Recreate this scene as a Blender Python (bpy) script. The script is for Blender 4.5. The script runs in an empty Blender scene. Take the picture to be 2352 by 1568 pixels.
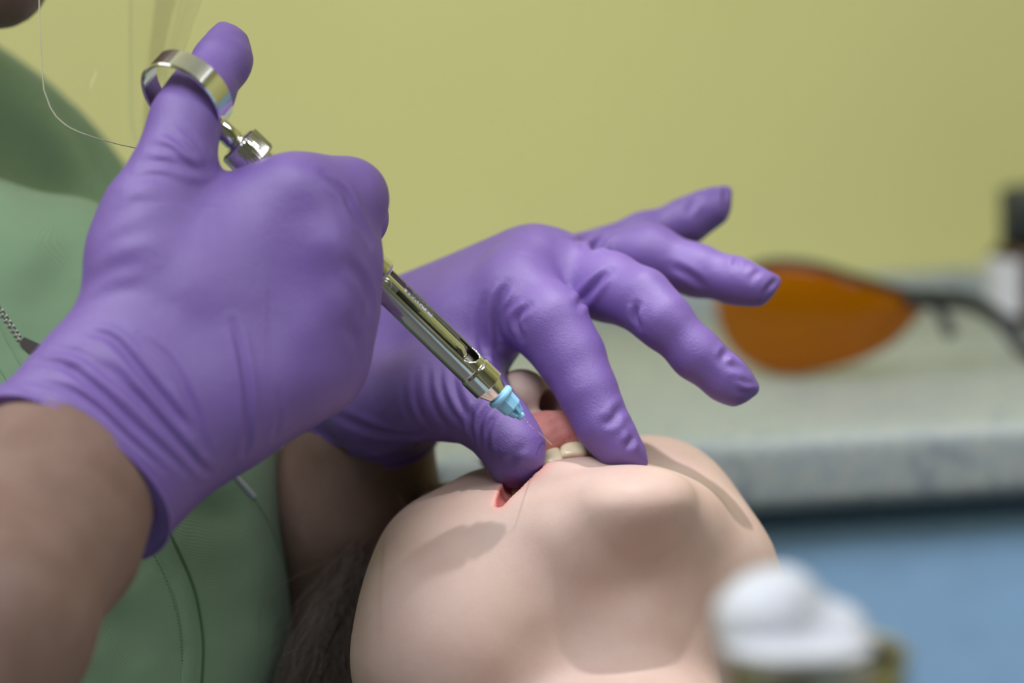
import bpy, bmesh, math, random
import numpy as np
from mathutils import Vector, Matrix
from mathutils.bvhtree import BVHTree

random.seed(7)
rng = np.random.RandomState(11)
scene = bpy.context.scene
COL = scene.collection

# ------------------------------------------------------------------ camera
PITCH = math.radians(8.0); YAW = math.radians(6.0); ROLL = math.radians(2.4)
DIST = 1000.0                      # mm from the lens to the plane of the mouth
FPX = 2352 * 100.0 / 36.0          # focal length in pixels
FWD = np.array([math.sin(YAW) * math.cos(PITCH), math.cos(YAW) * math.cos(PITCH), -math.sin(PITCH)])
_r = np.array([math.cos(YAW), -math.sin(YAW), 0.0]); _u = np.cross(_r, FWD)
RGT = _r * math.cos(ROLL) - _u * math.sin(ROLL)
UPV = _u * math.cos(ROLL) + _r * math.sin(ROLL)
PLANE0 = np.array([0.0, 0.0, 1.0])           # world point at the middle of that plane
CAM = PLANE0 - FWD * DIST / 1000.0
cam_data = bpy.data.cameras.new('camera')
cam = bpy.data.objects.new('camera', cam_data)
COL.objects.link(cam)
cam_data.lens = 100.0
cam_data.sensor_width = 36.0
cam_data.clip_start = 0.01
cam.location = CAM
cam.rotation_euler = Matrix((tuple(RGT), tuple(UPV), tuple(-FWD))).transposed().to_euler()
cam_data.dof.use_dof = True
cam_data.dof.focus_distance = 0.975
cam_data.dof.aperture_fstop = 4.2
cam_data.dof.aperture_blades = 9
scene.camera = cam

# ------------------------------------------------------------------ coordinates
# "cam" coordinates, in mm: x right, y up, z away from the lens, 0 = plane of the mouth
def X(px, py, d=0.0):
    s = (DIST + d) / FPX
    return np.array([(px - 1176.0) * s, -(py - 784.0) * s, d])
def PS(d):                          # mm per pixel at a depth
    return (DIST + d) / FPX
def to_world(v):
    v = np.asarray(v, dtype=float) * 0.001
    v = np.atleast_2d(v)
    return PLANE0 + v[:, 0:1] * RGT + v[:, 1:2] * UPV + v[:, 2:3] * FWD
def W(px, py, d=0.0):
    return to_world(X(px, py, d))[0]
def nrm(v):
    v = np.asarray(v, float); return v / np.linalg.norm(v)

# ------------------------------------------------------------------ world, lights, exposure
world = bpy.data.worlds.new('world')
scene.world = world
world.use_nodes = True
bg = world.node_tree.nodes['Background']
bg.inputs[0].default_value = (0.80, 0.86, 1.0, 1)
bg.inputs[1].default_value = 0.20
scene.view_settings.view_transform = 'Standard'
scene.view_settings.look = 'None'
scene.view_settings.gamma = 1.0
scene.view_settings.exposure = -0.17
scene.view_settings.use_curve_mapping = False

def aim(o, target):
    d = Vector(target) - o.location
    o.rotation_euler = d.to_track_quat('-Z', 'Y').to_euler()

def area_light(name, loc, target, sx, sy, power, col):
    l = bpy.data.lights.new(name, 'AREA')
    l.shape = 'RECTANGLE'; l.size = sx; l.size_y = sy
    l.energy = power; l.color = col
    o = bpy.data.objects.new(name, l); COL.objects.link(o)
    o.location = loc; aim(o, target)
    return o

# dental lamp above and behind the patient's face
UPC = np.array([RGT[2], UPV[2], FWD[2]])                 # world up in cam coordinates
def CW(x, y, z): return to_world([x, y, z])[0]
dl = bpy.data.lights.new('dental_lamp_light', 'SPOT')
dl.energy = 16; dl.color = (1.0, 0.97, 0.94)
dl.spot_size = math.radians(17.0); dl.spot_blend = 0.6; dl.shadow_soft_size = 0.012
dlo = bpy.data.objects.new('dental_lamp_light', dl); COL.objects.link(dlo)
dlo.location = CW(110, 622, -70); aim(dlo, CW(62, -55, -15))
# ceiling panel of the surgery, two added fills, its window behind the doctor
area_light('ceiling_area_light', (-0.6, -0.8, 2.55), (-0.1, 0.1, 1.0), 1.2, 0.6, 32, (0.95, 0.97, 1.0))
area_light('ceiling_area_light', (-1.05, 0.45, 2.55), (-0.5, 0.77, 1.2), 1.2, 0.4, 16, (0.95, 0.97, 1.0))  # fill added to wash the back wall
area_light('ceiling_area_light', (1.2, -1.2, 2.55), (0.5, 0.3, 0.8), 1.2, 0.5, 21, (0.95, 0.97, 1.0))  # fill added to lift the cabinet front and put highlights on the chrome
area_light('window_light', (-2.25, -0.3, 1.8), (0.0, 0.1, 1.05), 1.3, 1.2, 10, (0.92, 0.96, 1.0))

# ------------------------------------------------------------------ materials
def mat(name):
    m = bpy.data.materials.new(name); m.use_nodes = True
    nt = m.node_tree
    return m, nt, nt.nodes['Principled BSDF'], nt.nodes.new('ShaderNodeTexCoord')
def node(nt, t, **kw):
    n = nt.nodes.new(t)
    for k, v in kw.items(): setattr(n, k, v)
    return n
def bump(nt, bsdf, src, strength, dist, prev=None):
    b = node(nt, 'ShaderNodeBump'); b.inputs['Strength'].default_value = strength
    b.inputs['Distance'].default_value = dist
    nt.links.new(src, b.inputs['Height'])
    if prev is not None: nt.links.new(prev.outputs[0], b.inputs['Normal'])
    nt.links.new(b.outputs[0], bsdf.inputs['Normal'])
    return b
def noise(nt, tc, scale, detail=3, rough=0.5, out='Object'):
    n = node(nt, 'ShaderNodeTexNoise'); n.inputs['Scale'].default_value = scale
    n.inputs['Detail'].default_value = detail; n.inputs['Roughness'].default_value = rough
    nt.links.new(tc.outputs[out], n.inputs['Vector'])
    return n
def mixcol(nt, fac, a, b, blend='MIX'):
    m = node(nt, 'ShaderNodeMix', data_type='RGBA', blend_type=blend)
    for s, v in ((0, fac), (6, a), (7, b)):
        if hasattr(v, 'is_linked') or hasattr(v, 'links'): nt.links.new(v, m.inputs[s])
        else: m.inputs[s].default_value = v if s == 0 else (*v, 1)
    return m.outputs[2]
def ramp(nt, src, p0, p1, c0=(0, 0, 0), c1=(1, 1, 1)):
    r = node(nt, 'ShaderNodeValToRGB')
    r.color_ramp.elements[0].position = p0; r.color_ramp.elements[1].position = p1
    r.color_ramp.elements[0].color = (*c0, 1); r.color_ramp.elements[1].color = (*c1, 1)
    nt.links.new(src, r.inputs[0]); return r.outputs[0]

def simple(name, col, rough=0.5, metal=0.0, **kw):
    m, nt, b, tc = mat(name)
    b.inputs['Base Color'].default_value = (*col, 1)
    b.inputs['Roughness'].default_value = rough
    b.inputs['Metallic'].default_value = metal
    for k, v in kw.items(): b.inputs[k].default_value = v
    n = noise(nt, tc, 60, 3)
    c = mixcol(nt, ramp(nt, n.outputs[0], .35, .65), tuple(x * .93 for x in col), col)
    nt.links.new(c, b.inputs['Base Color'])
    return m

def glove_material():
    m, nt, b, tc = mat('nitrile_glove')
    n1 = noise(nt, tc, 38, 2)
    c = mixcol(nt, ramp(nt, n1.outputs[0], .3, .7), (0.150, 0.086, 0.325), (0.172, 0.100, 0.360))
    nt.links.new(c, b.inputs['Base Color'])
    b.inputs['Roughness'].default_value = 0.50
    b.inputs['Specular IOR Level'].default_value = 0.55
    b.inputs['Subsurface Weight'].default_value = 0.10
    b.inputs['Subsurface Radius'].default_value = (0.003, 0.001, 0.002)
    b.inputs['Subsurface Scale'].default_value = 1.0
    n2 = noise(nt, tc, 1500, 3, .55)
    b1 = bump(nt, b, n2.outputs[0], 0.30, 0.0006)
    n3 = noise(nt, tc, 240, 2)
    bump(nt, b, n3.outputs[0], 0.10, 0.0012, b1)
    return m

def skin_material(name, base, deep, sss=0.35):
    m, nt, b, tc = mat(name)
    n1 = noise(nt, tc, 45, 4, .6)
    c = mixcol(nt, ramp(nt, n1.outputs[0], .32, .70), deep, base)
    a = node(nt, 'ShaderNodeAttribute', attribute_name='lip')
    n5 = noise(nt, tc, 420, 4, .6)
    lipc = mixcol(nt, ramp(nt, n5.outputs[0], .3, .7), (0.60, 0.070, 0.070), (0.74, 0.165, 0.150))
    c = mixcol(nt, a.outputs['Fac'], c, lipc)
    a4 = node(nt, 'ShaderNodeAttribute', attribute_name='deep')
    c = mixcol(nt, a4.outputs['Fac'], c, (0.20, 0.040, 0.042))  # dark red stands in for shade inside the mouth slit
    a3 = node(nt, 'ShaderNodeAttribute', attribute_name='blush')
    c = mixcol(nt, a3.outputs['Fac'], c, (0.74, 0.30, 0.29))
    nt.links.new(c, b.inputs['Base Color'])
    a2 = node(nt, 'ShaderNodeAttribute', attribute_name='wet')
    r = node(nt, 'ShaderNodeMapRange')
    r.inputs[3].default_value = 0.52; r.inputs[4].default_value = 0.16
    nt.links.new(a2.outputs['Fac'], r.inputs[0]); nt.links.new(r.outputs[0], b.inputs['Roughness'])
    b.inputs['Subsurface Weight'].default_value = sss
    b.inputs['Subsurface Radius'].default_value = (0.0045, 0.0018, 0.0010)
    b.inputs['Subsurface Scale'].default_value = 1.0
    b.inputs['Specular IOR Level'].default_value = 0.38
    v = node(nt, 'ShaderNodeTexVoronoi'); v.inputs['Scale'].default_value = 1300
    nt.links.new(tc.outputs['Object'], v.inputs['Vector'])
    b1 = bump(nt, b, v.outputs[0], 0.06, 0.0003)
    n2 = noise(nt, tc, 260, 4)
    bump(nt, b, n2.outputs[0], 0.12, 0.0006, b1)
    return m

def fabric_material():
    m, nt, b, tc = mat('green_twill')
    n1 = noise(nt, tc, 30, 3)
    base = mixcol(nt, ramp(nt, n1.outputs[0], .3, .7), (0.182, 0.290, 0.178), (0.200, 0.308, 0.194))
    mp = node(nt, 'ShaderNodeMapping'); mp.inputs['Rotation'].default_value = (0, 0.75, 0.4)
    nt.links.new(tc.outputs['Object'], mp.inputs['Vector'])
    w1 = node(nt, 'ShaderNodeTexWave'); w1.inputs['Scale'].default_value = 620
    w1.inputs['Distortion'].default_value = 0.6; w1.inputs['Detail'].default_value = 1
    nt.links.new(mp.outputs[0], w1.inputs['Vector'])
    c = mixcol(nt, ramp(nt, w1.outputs[0], .1, .9), (0.90, 0.92, 0.90), (1, 1, 1))
    c = mixcol(nt, 1.0, base, c, 'MULTIPLY')
    nt.links.new(c, b.inputs['Base Color'])
    b.inputs['Roughness'].default_value = 0.85
    b.inputs['Sheen Weight'].default_value = 0.25
    b.inputs['Specular IOR Level'].default_value = 0.2
    bump(nt, b, w1.outputs[0], 0.3, 0.00025)
    return m

def chrome_material(name='polished_steel', rough=0.07, col=(0.86, 0.85, 0.83)):
    m, nt, b, tc = mat(name)
    b.inputs['Base Color'].default_value = (*col, 1)
    b.inputs['Metallic'].default_value = 1.0
    n = noise(nt, tc, 300, 3)
    r = node(nt, 'ShaderNodeMapRange'); r.inputs[3].default_value = rough; r.inputs[4].default_value = rough + .06
    nt.links.new(n.outputs[0], r.inputs[0]); nt.links.new(r.outputs[0], b.inputs['Roughness'])
    bump(nt, b, n.outputs[0], 0.02, 0.0002)
    return m

def wall_material(name, c0, c1):
    m, nt, b, tc = mat(name)
    n = noise(nt, tc, 7, 4)
    nt.links.new(mixcol(nt, ramp(nt, n.outputs[0], .3, .7), c0, c1), b.inputs['Base Color'])
    b.inputs['Roughness'].default_value = 0.7
    n2 = noise(nt, tc, 220, 4); bump(nt, b, n2.outputs[0], 0.25, 0.001)
    return m

def counter_material():
    m, nt, b, tc = mat('speckled_laminate')
    n = noise(nt, tc, 190, 2)
    n2 = noise(nt, tc, 90, 3)
    c = mixcol(nt, ramp(nt, n.outputs[0], .40, .55), (0.32, 0.37, 0.395), (0.38, 0.41, 0.40))
    c = mixcol(nt, ramp(nt, n2.outputs[0], .56, .66), c, (0.255, 0.295, 0.33))
    nt.links.new(c, b.inputs['Base Color'])
    b.inputs['Roughness'].default_value = 0.45
    return m

def clear_sheet(name, tint, gloss_rough=0.03, haze=0.0, hazecol=(1, 1, 1), ior=1.45, refl=1.0):
    m = bpy.data.materials.new(name); m.use_nodes = True
    nt = m.node_tree; nt.nodes.clear()
    out = node(nt, 'ShaderNodeOutputMaterial')
    tr = node(nt, 'ShaderNodeBsdfTransparent'); tr.inputs[0].default_value = (*tint, 1)
    gl = node(nt, 'ShaderNodeBsdfGlossy'); gl.inputs['Roughness'].default_value = gloss_rough
    fr = node(nt, 'ShaderNodeFresnel'); fr.inputs[0].default_value = ior
    mx = node(nt, 'ShaderNodeMixShader')
    fm = node(nt, 'ShaderNodeMath', operation='MULTIPLY'); fm.inputs[1].default_value = refl
    nt.links.new(fr.outputs[0], fm.inputs[0]); nt.links.new(fm.outputs[0], mx.inputs[0]); nt.links.new(tr.outputs[0], mx.inputs[1]); nt.links.new(gl.outputs[0], mx.inputs[2])
    last = mx
    if haze > 0:
        tcn = node(nt, 'ShaderNodeTexCoord')
        nn = noise(nt, tcn, 25, 3)
        mr = node(nt, 'ShaderNodeMapRange'); mr.inputs[3].default_value = haze * .6; mr.inputs[4].default_value = haze * 1.4
        nt.links.new(nn.outputs[0], mr.inputs[0])
        df = node(nt, 'ShaderNodeBsdfDiffuse'); df.inputs[0].default_value = (*hazecol, 1)
        tl = node(nt, 'ShaderNodeBsdfTranslucent'); tl.inputs[0].default_value = (*hazecol, 1)
        ad = node(nt, 'ShaderNodeMixShader'); ad.inputs[0].default_value = .5
        nt.links.new(df.outputs[0], ad.inputs[1]); nt.links.new(tl.outputs[0], ad.inputs[2])
        m2 = node(nt, 'ShaderNodeMixShader'); nt.links.new(mr.outputs[0], m2.inputs[0])
        nt.links.new(mx.outputs[0], m2.inputs[1]); nt.links.new(ad.outputs[0], m2.inputs[2]); last = m2
    nt.links.new(last.outputs[0], out.inputs[0])
    return m

M = {}
M['glove'] = glove_material()
M['skin'] = skin_material('patient_skin', (0.545, 0.405, 0.362), (0.505, 0.352, 0.312))
M['arm_skin'] = skin_material('doctor_skin', (0.235, 0.150, 0.126), (0.185, 0.112, 0.092))
M['fabric'] = fabric_material()
M['dark_green'] = simple('dark_green_thread', (0.06, 0.13, 0.06), .8)
M['mid_green'] = simple('green_thread', (0.14, 0.28, 0.12), .8)
M['piping'] = simple('grey_piping', (0.50, 0.52, 0.58), .6)
M['chrome'] = chrome_material()
M['gunmetal'] = chrome_material('worn_zipper_metal', .3, (0.45, 0.44, 0.42))
M['blue_plastic'] = simple('pale_blue_plastic', (0.30, 0.62, 0.90), .35)
M['blue_plastic'].node_tree.nodes['Principled BSDF'].inputs['Subsurface Weight'].default_value = .2
M['blue_plastic'].node_tree.nodes['Principled BSDF'].inputs['Subsurface Radius'].default_value = (.001, .002, .002)
M['tooth'] = simple('tooth_enamel', (0.82, 0.71, 0.50), .14)
M['gum'] = simple('wet_gum', (0.62, 0.22, 0.19), .12)
M['wall'] = wall_material('yellow_green_paint', (0.59, 0.57, 0.235), (0.605, 0.585, 0.248))
M['white_wall'] = wall_material('white_paint', (0.70, 0.70, 0.68), (0.74, 0.74, 0.72))
M['grey_wall'] = wall_material('blue_grey_paint', (0.20, 0.20, 0.16), (0.23, 0.23, 0.18))
M['floor'] = wall_material('grey_vinyl', (0.12, 0.12, 0.13), (0.15, 0.15, 0.16))
M['counter'] = counter_material()
M['cabinet'] = simple('blue_cabinet_laminate', (0.36, 0.60, 0.93), .4)
M['black'] = simple('black_plastic', (0.018, 0.022, 0.028), .4)
M['brown_glass'] = simple('brown_glass', (0.035, 0.012, 0.006), .15)
M['paper'] = simple('white_paper', (0.62, 0.62, 0.70), .8)
M['cotton'] = simple('cotton', (0.60, 0.62, 0.70), .95)
M['steel'] = chrome_material('steel_cup', .18, (0.55, 0.53, 0.45))
M['lash'] = simple('dark_lash', (0.07, 0.055, 0.045), .6)
M['hair'] = simple('ash_blond_hair', (0.13, 0.10, 0.082), .45)
M['shield'] = clear_sheet('clear_visor', (0.985, 0.985, 0.965), .02, .025, (0.9, 0.88, 0.85), 1.35, .25)
M['shield_edge'] = simple('visor_edge', (0.55, 0.55, 0.42), .2)
M['orange'] = clear_sheet('orange_lens', (0.85, 0.40, 0.015), .05, .40, (0.60, 0.27, 0.0), 1.5)
M['glass'] = clear_sheet('cartridge_glass', (0.93, 0.95, 0.93), .02, 0, (1, 1, 1), 1.5)
M['rubber'] = simple('grey_rubber', (0.10, 0.10, 0.11), .5)

# ------------------------------------------------------------------ object helpers
WORLD = {}
def finish(o, label=None, cat=None, group=None, kind=None, parent=None):
    if label: o['label'] = label
    if cat: o['category'] = cat
    if group: o['group'] = group
    if kind: o['kind'] = kind
    if parent is not None:
        o.parent = parent
        o.matrix_parent_inverse = Matrix.Identity(4)
        WORLD[o.name] = o.location.copy()
        o.location = o.location - WORLD.get(parent.name, parent.location)
    return o
def empty(name, loc, label, cat, group=None):
    o = bpy.data.objects.new(name, None); COL.objects.link(o)
    o.location = loc; o.empty_display_size = .02
    return finish(o, label, cat, group)
def mesh_obj(name, verts, faces, material, smooth=True, parent=None, cam_space=True, attrs=None, **kw):
    v = to_world(verts) if cam_space else np.asarray(verts, float)
    lo, hi = v.min(0), v.max(0)
    org = np.array([(lo[0] + hi[0]) / 2, (lo[1] + hi[1]) / 2, lo[2]])
    me = bpy.data.meshes.new(name)
    v = v - org
    if isinstance(faces, np.ndarray) and len(faces):
        n = len(faces); k = faces.shape[1]
        me.vertices.add(len(v)); me.vertices.foreach_set('co', v.astype(np.float32).ravel())
        me.loops.add(n * k); me.loops.foreach_set('vertex_index', faces.astype(np.int32).ravel())
        me.polygons.add(n)
        me.polygons.foreach_set('loop_start', np.arange(0, n * k, k, dtype=np.int32))
        me.polygons.foreach_set('loop_total', np.full(n, k, dtype=np.int32))
        me.update(calc_edges=True)
    else:
        me.from_pydata([tuple(p) for p in v], [], [tuple(f) for f in faces]); me.update()
    me.validate()
    if smooth: me.polygons.foreach_set('use_smooth', np.ones(len(me.polygons), dtype=bool))
    if attrs:
        for an, av in attrs.items():
            a = me.attributes.new(an, 'FLOAT', 'POINT'); a.data.foreach_set('value', np.asarray(av, np.float32))
    me.materials.append(material)
    o = bpy.data.objects.new(name, me); COL.objects.link(o)
    o.location = org
    return finish(o, parent=parent, **kw)
def bm_obj(name, bm, material, smooth=False, **kw):
    bmesh.ops.recalc_face_normals(bm, faces=bm.faces)
    v = np.array([tuple(p.co) for p in bm.verts]); bm.verts.index_update()
    f = [tuple(q.index for q in fc.verts) for fc in bm.faces]
    bm.free()
    return mesh_obj(name, v, f, material, smooth, **kw)
def add_box(bm, c, size, R=None, bev=0):
    b2 = bmesh.new(); bmesh.ops.create_cube(b2, size=1)
    bmesh.ops.scale(b2, vec=size, verts=b2.verts)
    if bev: bmesh.ops.bevel(b2, geom=b2.edges[:], offset=bev, segments=3, affect='EDGES', profile=.5)
    for v in b2.verts:
        p = Vector(v.co)
        if R is not None: p = R @ p
        v.co = p + Vector(c)
    tmp = bpy.data.meshes.new('t'); b2.to_mesh(tmp); b2.free(); bm.from_mesh(tmp); bpy.data.meshes.remove(tmp)
def smooth_path(pts, n):
    """Catmull-Rom through pts (rows of any width), n samples."""
    p = np.asarray(pts, float)
    if len(p) == 2:
        t = np.linspace(0, 1, n)[:, None]; return p[0] * (1 - t) + p[1] * t
    p = np.vstack([2 * p[0] - p[1], p, 2 * p[-1] - p[-2]])
    m = len(p) - 3; out = []
    for q in np.linspace(0, m - 1e-6, n):
        i = int(q); t = q - i
        a, b, c, d = p[i:i + 4]
        out.append(.5 * (2 * b + (c - a) * t + (2 * a - 5 * b + 4 * c - d) * t * t + (3 * b - a - 3 * c + d) * t ** 3))
    return np.array(out)
def tube(pts, rad, seg=8, caps=True, flat=None):
    """verts, faces of a tube; rad scalar or per point; flat=(axis vec, factor) squashes along an axis"""
    p = np.asarray(pts, float); n = len(p)
    r = np.full(n, rad) if np.isscalar(rad) else np.asarray(rad, float)
    T = np.gradient(p, axis=0); T /= np.linalg.norm(T, axis=1)[:, None] + 1e-12
    ref = np.array([0, 0, 1.0]) if abs(T[0][2]) < .9 else np.array([1.0, 0, 0])
    V = []; u = np.cross(T[0], ref); u /= np.linalg.norm(u)
    for i in range(n):
        u = u - T[i] * np.dot(u, T[i]); u /= np.linalg.norm(u); w = np.cross(T[i], u)
        for k in range(seg):
            a = 2 * math.pi * k / seg
            o = (u * math.cos(a) + w * math.sin(a)) * r[i]
            if flat is not None:
                ax = flat[0][i] if np.ndim(flat[0]) == 2 else flat[0]
                o = o - ax * np.dot(o, ax) * (1 - flat[1])
            V.append(p[i] + o)
    F = []
    for i in range(n - 1):
        for k in range(seg):
            a = i * seg + k; b = i * seg + (k + 1) % seg
            F.append((a, b, b + seg, a + seg))
    if caps:
        F.append(tuple(range(seg - 1, -1, -1))); F.append(tuple(range((n - 1) * seg, n * seg)))
    return V, F
def lathe(profile, base, axis, seg=48, ridges=None):
    """profile: (t along axis, radius) pairs, base point and axis in cam mm; ridges = (count, depth, t0, t1)"""
    axis = nrm(axis); ref = np.array([0, 0, 1.0]) if abs(axis[2]) < .9 else np.array([1.0, 0, 0])
    u = nrm(np.cross(axis, ref)); w = np.cross(axis, u)
    V = []; F = []
    for t, r in profile:
        for k in range(seg):
            a = 2 * math.pi * k / seg; rr = r
            if ridges and ridges[2] <= t <= ridges[3] and k % 4 < 2: rr = r - ridges[1]
            V.append(base + axis * t + (u * math.cos(a) + w * math.sin(a)) * rr)
    for i in range(len(profile) - 1):
        for k in range(seg):
            a = i * seg + k; b = i * seg + (k + 1) % seg
            F.append((a, b, b + seg, a + seg))
    F.append(tuple(range(seg))[::-1]); F.append(tuple(range((len(profile) - 1) * seg, len(profile) * seg)))
    return V, F
def join(*vf):
    V = []; F = []
    for v, f in vf:
        n = len(V); V += list(v); F += [tuple(i + n for i in q) for q in f]
    return V, F

# ------------------------------------------------------------------ soft solids: distance fields and surface nets
class Solid:
    def __init__(self, h):
        self.h = h; self.prims = []
    def cone(self, a, ra, b, rb, k=4.0, sub=False):
        a = np.asarray(a, float); b = np.asarray(b, float)
        self.prims.append(('c', a, ra, b, rb, k, sub)); return self
    def ball(self, c, r, k=4.0, sub=False):
        return self.cone(c, r, np.asarray(c, float) + np.array([0, 0, .01]), r, k, sub)
    def ell(self, c, rad, R=None, k=4.0, sub=False):
        R = np.eye(3) if R is None else np.asarray(R, float)     # rows = local axes
        self.prims.append(('e', np.asarray(c, float), np.asarray(rad, float), R, None, k, sub)); return self
    def plane(self, p, n, k=1.0):
        """cuts away the side that n points to"""
        self.prims.append(('p', np.asarray(p, float), nrm(n), None, None, k, True)); return self
    def chain(self, pts, k=4.0, kin=3.0):
        """pts: (px, py, depth mm, radius px)"""
        q = [(X(p[0], p[1], p[2]), p[3] * PS(p[2])) for p in pts]
        for i in range(len(q) - 1):
            self.cone(q[i][0], q[i][1], q[i + 1][0], q[i + 1][1], k if i == 0 else kin)
        return self
    @staticmethod
    def dist(pr, P):
        t = pr[0]
        if t == 'c':
            _, a, ra, b, rb = pr[:5]
            ba = b - a; L2 = ba @ ba
            pa = P - a.astype(np.float32)
            h = np.clip((pa @ ba.astype(np.float32)) / L2, 0, 1)
            d = pa - h[..., None] * ba.astype(np.float32)
            return np.sqrt((d * d).sum(-1)) - (ra + (rb - ra) * h)
        if t == 'e':
            _, c, rad, R = pr[:4]
            q = (P - c.astype(np.float32)) @ R.T.astype(np.float32)
            k0 = np.sqrt(((q / rad.astype(np.float32)) ** 2).sum(-1)); k1 = np.sqrt(((q / (rad ** 2).astype(np.float32)) ** 2).sum(-1))
            return k0 * (k0 - 1) / (k1 + 1e-6)
        if t == 'p':
            return -((P - pr[1].astype(np.float32)) @ pr[2].astype(np.float32))
    def bounds(self):
        lo = np.full(3, 1e9); hi = -lo
        for p in self.prims:
            if p[6]: continue
            l, h = self.pb(p); lo = np.minimum(lo, l); hi = np.maximum(hi, h)
        return lo, hi
    @staticmethod
    def pb(p):
        if p[0] == 'c':
            return np.minimum(p[1] - p[2], p[3] - p[4]), np.maximum(p[1] + p[2], p[3] + p[4])
        e = np.sqrt(((p[3].T * p[2]) ** 2).sum(1))
        return p[1] - e, p[1] + e
    def build(self, clip=None):
        h = self.h; lo, hi = self.bounds(); lo = lo - 4 * h - 3; hi = hi + 4 * h + 3
        if clip is not None: lo = np.maximum(lo, clip[0]); hi = np.minimum(hi, clip[1])
        n = np.ceil((hi - lo) / h).astype(int) + 1
        F = np.full(n, 40.0, np.float32)
        ax = [lo[i] + h * np.arange(n[i]) for i in range(3)]
        for p in self.prims:
            k = p[5]
            if p[0] == 'p': i0 = np.zeros(3, int); i1 = n
            else:
                l, u = self.pb(p); e = k * (2.2 if p[0] == 'e' else 1.0) + 3 * h + 2
                i0 = np.clip(np.floor((l - e - lo) / h).astype(int), 0, n); i1 = np.clip(np.ceil((u + e - lo) / h).astype(int) + 1, 0, n)
            if np.any(i1 - i0 < 1): continue
            sl = tuple(slice(i0[j], i1[j]) for j in range(3))
            G = np.stack(np.meshgrid(*[ax[j][sl[j]].astype(np.float32) for j in range(3)], indexing='ij'), -1)
            f = self.dist(p, G); a = F[sl]
            if p[6]:
                f = -f; q = np.maximum(k - np.abs(a - f), 0) / k; F[sl] = np.maximum(a, f) + q * q * k * .25
            else:
                q = np.maximum(k - np.abs(a - f), 0) / k; F[sl] = np.minimum(a, f) - q * q * k * .25
        # close the field at the borders
        for j in range(3):
            s = [slice(None)] * 3; s[j] = 0; F[tuple(s)] = 5; s[j] = -1; F[tuple(s)] = 5
        return nets(F, lo, h)
def nets(F, lo, h):
    S = F < 0
    n = np.array(F.shape)
    c = S[:-1, :-1, :-1].astype(np.int8)
    cnt = np.zeros(n - 1, np.int8)
    for dx in (0, 1):
        for dy in (0, 1):
            for dz in (0, 1):
                cnt += S[dx:n[0] - 1 + dx, dy:n[1] - 1 + dy, dz:n[2] - 1 + dz]
    act = (cnt > 0) & (cnt < 8)
    I = np.argwhere(act); idx = np.full(n - 1, -1, np.int32); idx[act] = np.arange(len(I))
    acc = np.zeros((len(I), 3)); num = np.zeros(len(I))
    cor = [(x, y, z) for x in (0, 1) for y in (0, 1) for z in (0, 1)]
    val = {q: F[I[:, 0] + q[0], I[:, 1] + q[1], I[:, 2] + q[2]].astype(float) for q in cor}
    for q in cor:
        for j in range(3):
            if q[j] == 0:
                r = list(q); r[j] = 1; r = tuple(r)
                a, b = val[q], val[r]; cross = (a < 0) != (b < 0)
                t = np.where(cross, a / np.where(cross, a - b, 1), 0)
                p = np.tile(np.array(q, float), (len(I), 1)); p[:, j] = t
                acc[cross] += p[cross]; num[cross] += 1
    V = lo + h * (I + acc / num[:, None])
    faces = []
    for j in range(3):
        k, l = (j + 1) % 3, (j + 2) % 3
        s0 = [slice(None)] * 3; s1 = [slice(None)] * 3; s0[j] = slice(0, -1); s1[j] = slice(1, None)
        ch = S[tuple(s0)] != S[tuple(s1)]
        E = np.argwhere(ch)
        ok = (E[:, k] > 0) & (E[:, l] > 0) & (E[:, k] < n[k] - 1) & (E[:, l] < n[l] - 1)
        E = E[ok]
        q = []
        for (dk, dl) in ((-1, -1), (0, -1), (0, 0), (-1, 0)):
            e = E.copy(); e[:, k] += dk; e[:, l] += dl
            q.append(idx[e[:, 0], e[:, 1], e[:, 2]])
        q = np.stack(q, 1)
        ins = S[E[:, 0], E[:, 1], E[:, 2]]
        q[~ins] = q[~ins][:, ::-1]
        faces.append(q)
    Fc = np.vstack(faces); Fc = Fc[(Fc >= 0).all(1)]
    return V, Fc
def relax(V, F, it=2, lam=.5):
    for _ in range(it):
        acc = np.zeros_like(V); num = np.zeros(len(V))
        for a, b in ((0, 1), (1, 2), (2, 3), (3, 0)):
            for s, t in ((a, b), (b, a)):
                num += np.bincount(F[:, s], minlength=len(V))
                for j in range(3): acc[:, j] += np.bincount(F[:, s], weights=V[F[:, t], j], minlength=len(V))
        V = V + lam * (acc / np.maximum(num, 1)[:, None] - V)
    return V
def normals(V, F):
    fn = np.cross(V[F[:, 2]] - V[F[:, 0]], V[F[:, 3]] - V[F[:, 1]])
    N = np.zeros_like(V)
    for c in range(4):
        for j in range(3): N[:, j] += np.bincount(F[:, c], weights=fn[:, j], minlength=len(V))
    return N / (np.linalg.norm(N, axis=1)[:, None] + 1e-9)
def bvh_of(V, F):
    return BVHTree.FromPolygons([tuple(v) for v in V], [tuple(f) for f in F])
EYE = Vector((0, 0, -DIST))
def hit(bvh, px, py):
    t = Vector(X(px, py, 0)); d = (t - EYE).normalized()
    r = bvh.ray_cast(EYE, d)
    return None if r[0] is None else np.array(r[0])
def on_surface(bvh, pts, n=24):
    q = smooth_path(pts, n); out = []
    for p in q:
        h = hit(bvh, p[0], p[1])
        if h is not None: out.append(h)
    return np.array(out)
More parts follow.
